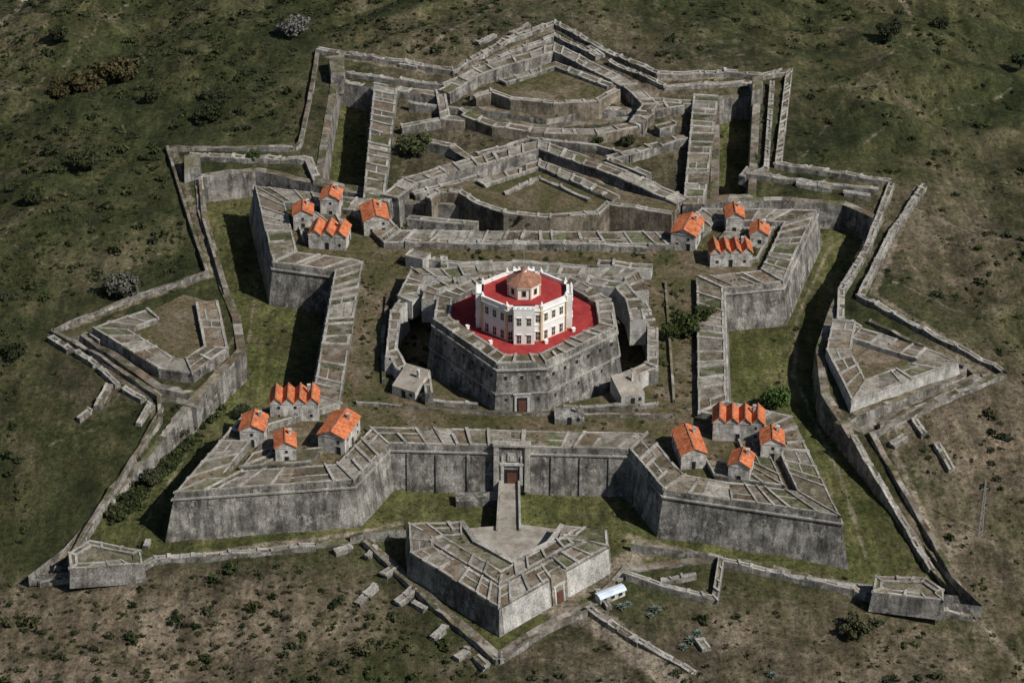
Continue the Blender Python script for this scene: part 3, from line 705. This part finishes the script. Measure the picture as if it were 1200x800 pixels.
bushes('hillside_shrubs',items)
items=[]
N=9000; bx=rng.uniform(-130,130,N); by=rng.uniform(-100,200,N); sdb=sdpoly(hull,bx,by); dn=sines(bx,by,18,8,31); se=sdpoly(enc,bx,by); sr=sdpoly(ccw(PP(rav,body_z)),bx,by)
for x,y,sd_,q,e_,r_ in zip(bx,by,sdb,dn,se,sr):
    if sd_>-1 or e_<4 or r_<3 : continue
    if rng.random()>.12+.18*q+(.18 if y>75 else 0): continue
    items.append((x,y,float(Hat(x,y)),rng.choice([.3,.45,.75,1.1],p=[.45,.35,.16,.04]),GR[rng.integers(0,6)]))
for _ in range(190):
    t=rng.random(); u=235-120*t+rng.normal()*5; v=470+125*t+rng.normal()*5
    x,y=P(u+16,v+14,-12); items.append((x,y,float(Hat(x,y)),rng.uniform(.8,1.9),GR[rng.integers(0,4)]))
for u,v,n,sp_,s in [(800,385,16,3.5,1.8),(775,420,10,3,1.3),(790,345,8,4,1.0),(590,298,14,12,.9),(480,268,6,4,.9),(430,330,8,3,.9),(440,430,8,4,.8),(780,470,6,6,.9),(700,298,8,6,.8),(425,380,6,4,.9),(560,300,8,5,1.0),(750,300,8,4,1.0)]:
    for _ in range(n):
        x,y=P(u,v,-1.5); items.append((x+rng.normal()*sp_*.5,y+rng.normal()*sp_,-1.5,s*rng.uniform(.6,1.2),GR[rng.integers(0,6)]))
for h in holes:
    c=np.mean(np.array(h),0)
    for _ in range(60):
        x=c[0]+rng.normal()*9; y=c[1]+rng.normal()*9
        if sdpoly(h,np.array([x]),np.array([y]))[0]<-.7 and sdpoly(offset(kp,2.8),np.array([x]),np.array([y]))[0]>0: items.append((x,y,-6.5,rng.uniform(.4,1.2),GR[rng.integers(0,6)]))
bushes('fort_shrubs',items)
items=[]; N=5200; bx=rng.uniform(-85,85,N); by=rng.uniform(-75,75,N); se=sdpoly(enc,bx,by); sk=sdpoly(offset(kp,8),bx,by); dn=sines(bx,by,16,8,41)
hz=[sdpoly(offset(h,1),bx,by) for h in holes]
hp=[P(h[0],h[1],3)+(h[2]*.75,) for h in Hs]
for i,(x,y) in enumerate(zip(bx,by)):
    if se[i]>-.6 or sk[i]<0 or min(h[i] for h in hz)<0 or rng.random()>.4+.35*dn[i]: continue
    if any(math.hypot(x-a,y-b)<r_ for a,b,r_ in hp): continue
    onp=se[i]>-7
    items.append((x,y,.0 if onp else -1.5,rng.uniform(.2,.38) if onp else rng.uniform(.25,.6),[(.06,.06,.025),(.045,.052,.02),(.09,.08,.045)][rng.integers(0,3)]))
rvp=ccw(PP(rav,body_z))
for _ in range(260):
    x=rng.uniform(-30,28); y=rng.uniform(-100,-60)
    if sdpoly(rvp,np.array([x]),np.array([y]))[0]<-.6: items.append((x,y,body_z+.1,rng.uniform(.25,.5),(.055,.055,.025)))
bushes('rampart_weeds',items)
def tree(u,v,h,r,col,z=None,name='tree',nl=1300):
    if z is None: x,y,zz=T(u,v); zz=float(Hat(x,y))
    else: x,y=P(u,v,z); zz=z
    E=empty(name); mb=MB()
    def limb(p,q,r0,r1):
        n=6; mb.hexa([(p[0]+r0*math.cos(k*1.047),p[1]+r0*math.sin(k*1.047),p[2]) for k in range(n)],[(q[0]+r1*math.cos(k*1.047),q[1]+r1*math.sin(k*1.047),q[2]) for k in range(n)],0)
    limb((x,y,zz-.3),(x+.1,y,zz+h*.45),.05*h,.03*h); lob=[(x,y,zz+h*.62,r*.6)]
    for k in range(8):
        a=k*.785+rng.uniform(-.3,.3); rr=r*rng.uniform(.45,.75); q=(x+rr*math.cos(a),y+rr*math.sin(a),zz+h*rng.uniform(.4,.85))
        limb((x,y,zz+h*rng.uniform(.25,.42)),q,.022*h,.008*h); lob.append((*q,r*rng.uniform(.28,.48)))
    mb.obj('trunk',[M_bark],E)
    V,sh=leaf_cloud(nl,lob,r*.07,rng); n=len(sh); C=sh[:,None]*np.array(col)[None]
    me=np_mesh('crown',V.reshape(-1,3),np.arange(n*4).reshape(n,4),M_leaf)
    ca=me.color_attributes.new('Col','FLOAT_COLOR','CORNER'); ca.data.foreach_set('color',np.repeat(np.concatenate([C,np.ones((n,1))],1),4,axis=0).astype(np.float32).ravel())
    o=bpy.data.objects.new('crown',me); S.collection.objects.link(o); o.parent=E
tree(906,482,6.5,3.9,(.05,.09,.025),z=-12)
tree(805,392,5,3.8,(.05,.065,.022),z=-1.5); tree(826,376,4,2.6,(.05,.065,.02),z=-1.5); tree(786,398,4,2.4,(.05,.065,.02),z=-1.5)
tree(487,180,5,4.8,(.065,.078,.033)); tree(298,188,3,2,(.05,.07,.02)); tree(1040,58,6.5,4.2,(.028,.035,.018)); tree(1195,85,5,3,(.03,.04,.02))
tree(345,44,6,5,(.14,.135,.12)); tree(244,140,5,4.5,(.028,.035,.015)); tree(145,345,5,5,(.1,.1,.08)); tree(75,102,5,5,(.06,.05,.022)); tree(105,98,6,6,(.065,.055,.025)); tree(140,88,6,6,(.065,.055,.025))
tree(100,205,5,4,(.04,.045,.02)); tree(700,172,3,2,(.04,.05,.02)); tree(735,170,3.2,2.4,(.035,.045,.02)); tree(880,300,3,1.6,(.04,.05,.02),z=-1.5); tree(1000,745,4,3.5,(.06,.06,.03)); tree(285,490,3.5,2.2,(.04,.05,.025),z=-12); tree(210,515,4,2.6,(.05,.055,.03),z=-12);tree(178,570,4,2.8,(.05,.055,.03),z=-12)
tree(70,60,4,3.4,(.035,.042,.018)); tree(180,120,4,3,(.035,.042,.018)); tree(40,250,4,3.2,(.035,.042,.018)); tree(1100,40,4,3,(.03,.038,.018)); tree(20,420,4,3,(.035,.042,.018))
def agave(u,v,s):
    x,y,z=T(u,v); z=float(Hat(x,y)); mb=MB()
    for k in range(26):
        a=k*2.4; el=.25+1.1*(k/26); l=s*(1-.3*k/26); w=.14*s
        dx,dy=math.cos(a),math.sin(a); p=lambda t,h,o:(x+dx*l*math.cos(el)*t-dy*o,y+dy*l*math.cos(el)*t+dx*o,z+l*math.sin(el)*t+h)
        c=(.13*random.uniform(.8,1.2),.17,.14)
        mb.face([p(.05,0,-w*.6),p(.5,.1,-w),p(.5,.1,w),p(.05,0,w*.6)],0,c); mb.face([p(.5,.1,-w),p(1,-.1,0),p(.5,.1,w)],0,c)
    mb.obj('agave_plant',[M_leaf])
for u,v,s in [(728,712,1.6),(736,708,1.3),(768,716,1.8),(762,722,1.2),(810,752,2.0),(818,742,1.6),(800,760,1.5),(822,758,1.4),(905,795,1.5)]: agave(u,v,s)
# ------------------------------------------------------------------ light, sky, camera
W=bpy.data.worlds.new('World'); S.world=W; W.use_nodes=True
n=W.node_tree.nodes; bg=n['Background']; sky=n.new('ShaderNodeTexSky'); sky.sky_type='NISHITA'; sky.sun_disc=False
sv=Vector((.85,-.53,0)).normalized(); EL=math.radians(46); sd3=Vector((sv.x*math.cos(EL),sv.y*math.cos(EL),math.sin(EL)))
sky.sun_elevation=EL; sky.sun_rotation=math.atan2(sv.x,sv.y)
W.node_tree.links.new(sky.outputs[0],bg.inputs[0]); bg.inputs[1].default_value=.052
sl=bpy.data.lights.new('sun','SUN'); sl.energy=4.8; sl.angle=math.radians(.5); sl.color=(1,.955,.885)
so=bpy.data.objects.new('sun',sl); S.collection.objects.link(so); so.rotation_euler=sd3.to_track_quat('Z','Y').to_euler(); so.location=(200,-150,300)
cam=bpy.data.cameras.new('camera'); co=bpy.data.objects.new('camera',cam); S.collection.objects.link(co)
co.location=(0,CY,CZ); co.rotation_euler=(math.pi/2-PT,0,0); cam.sensor_width=36; cam.lens=FP/1200*36; cam.clip_end=9000; cam.clip_start=1
S.camera=co
S.view_settings.view_transform='Standard'; S.view_settings.look='None'; S.view_settings.exposure=0
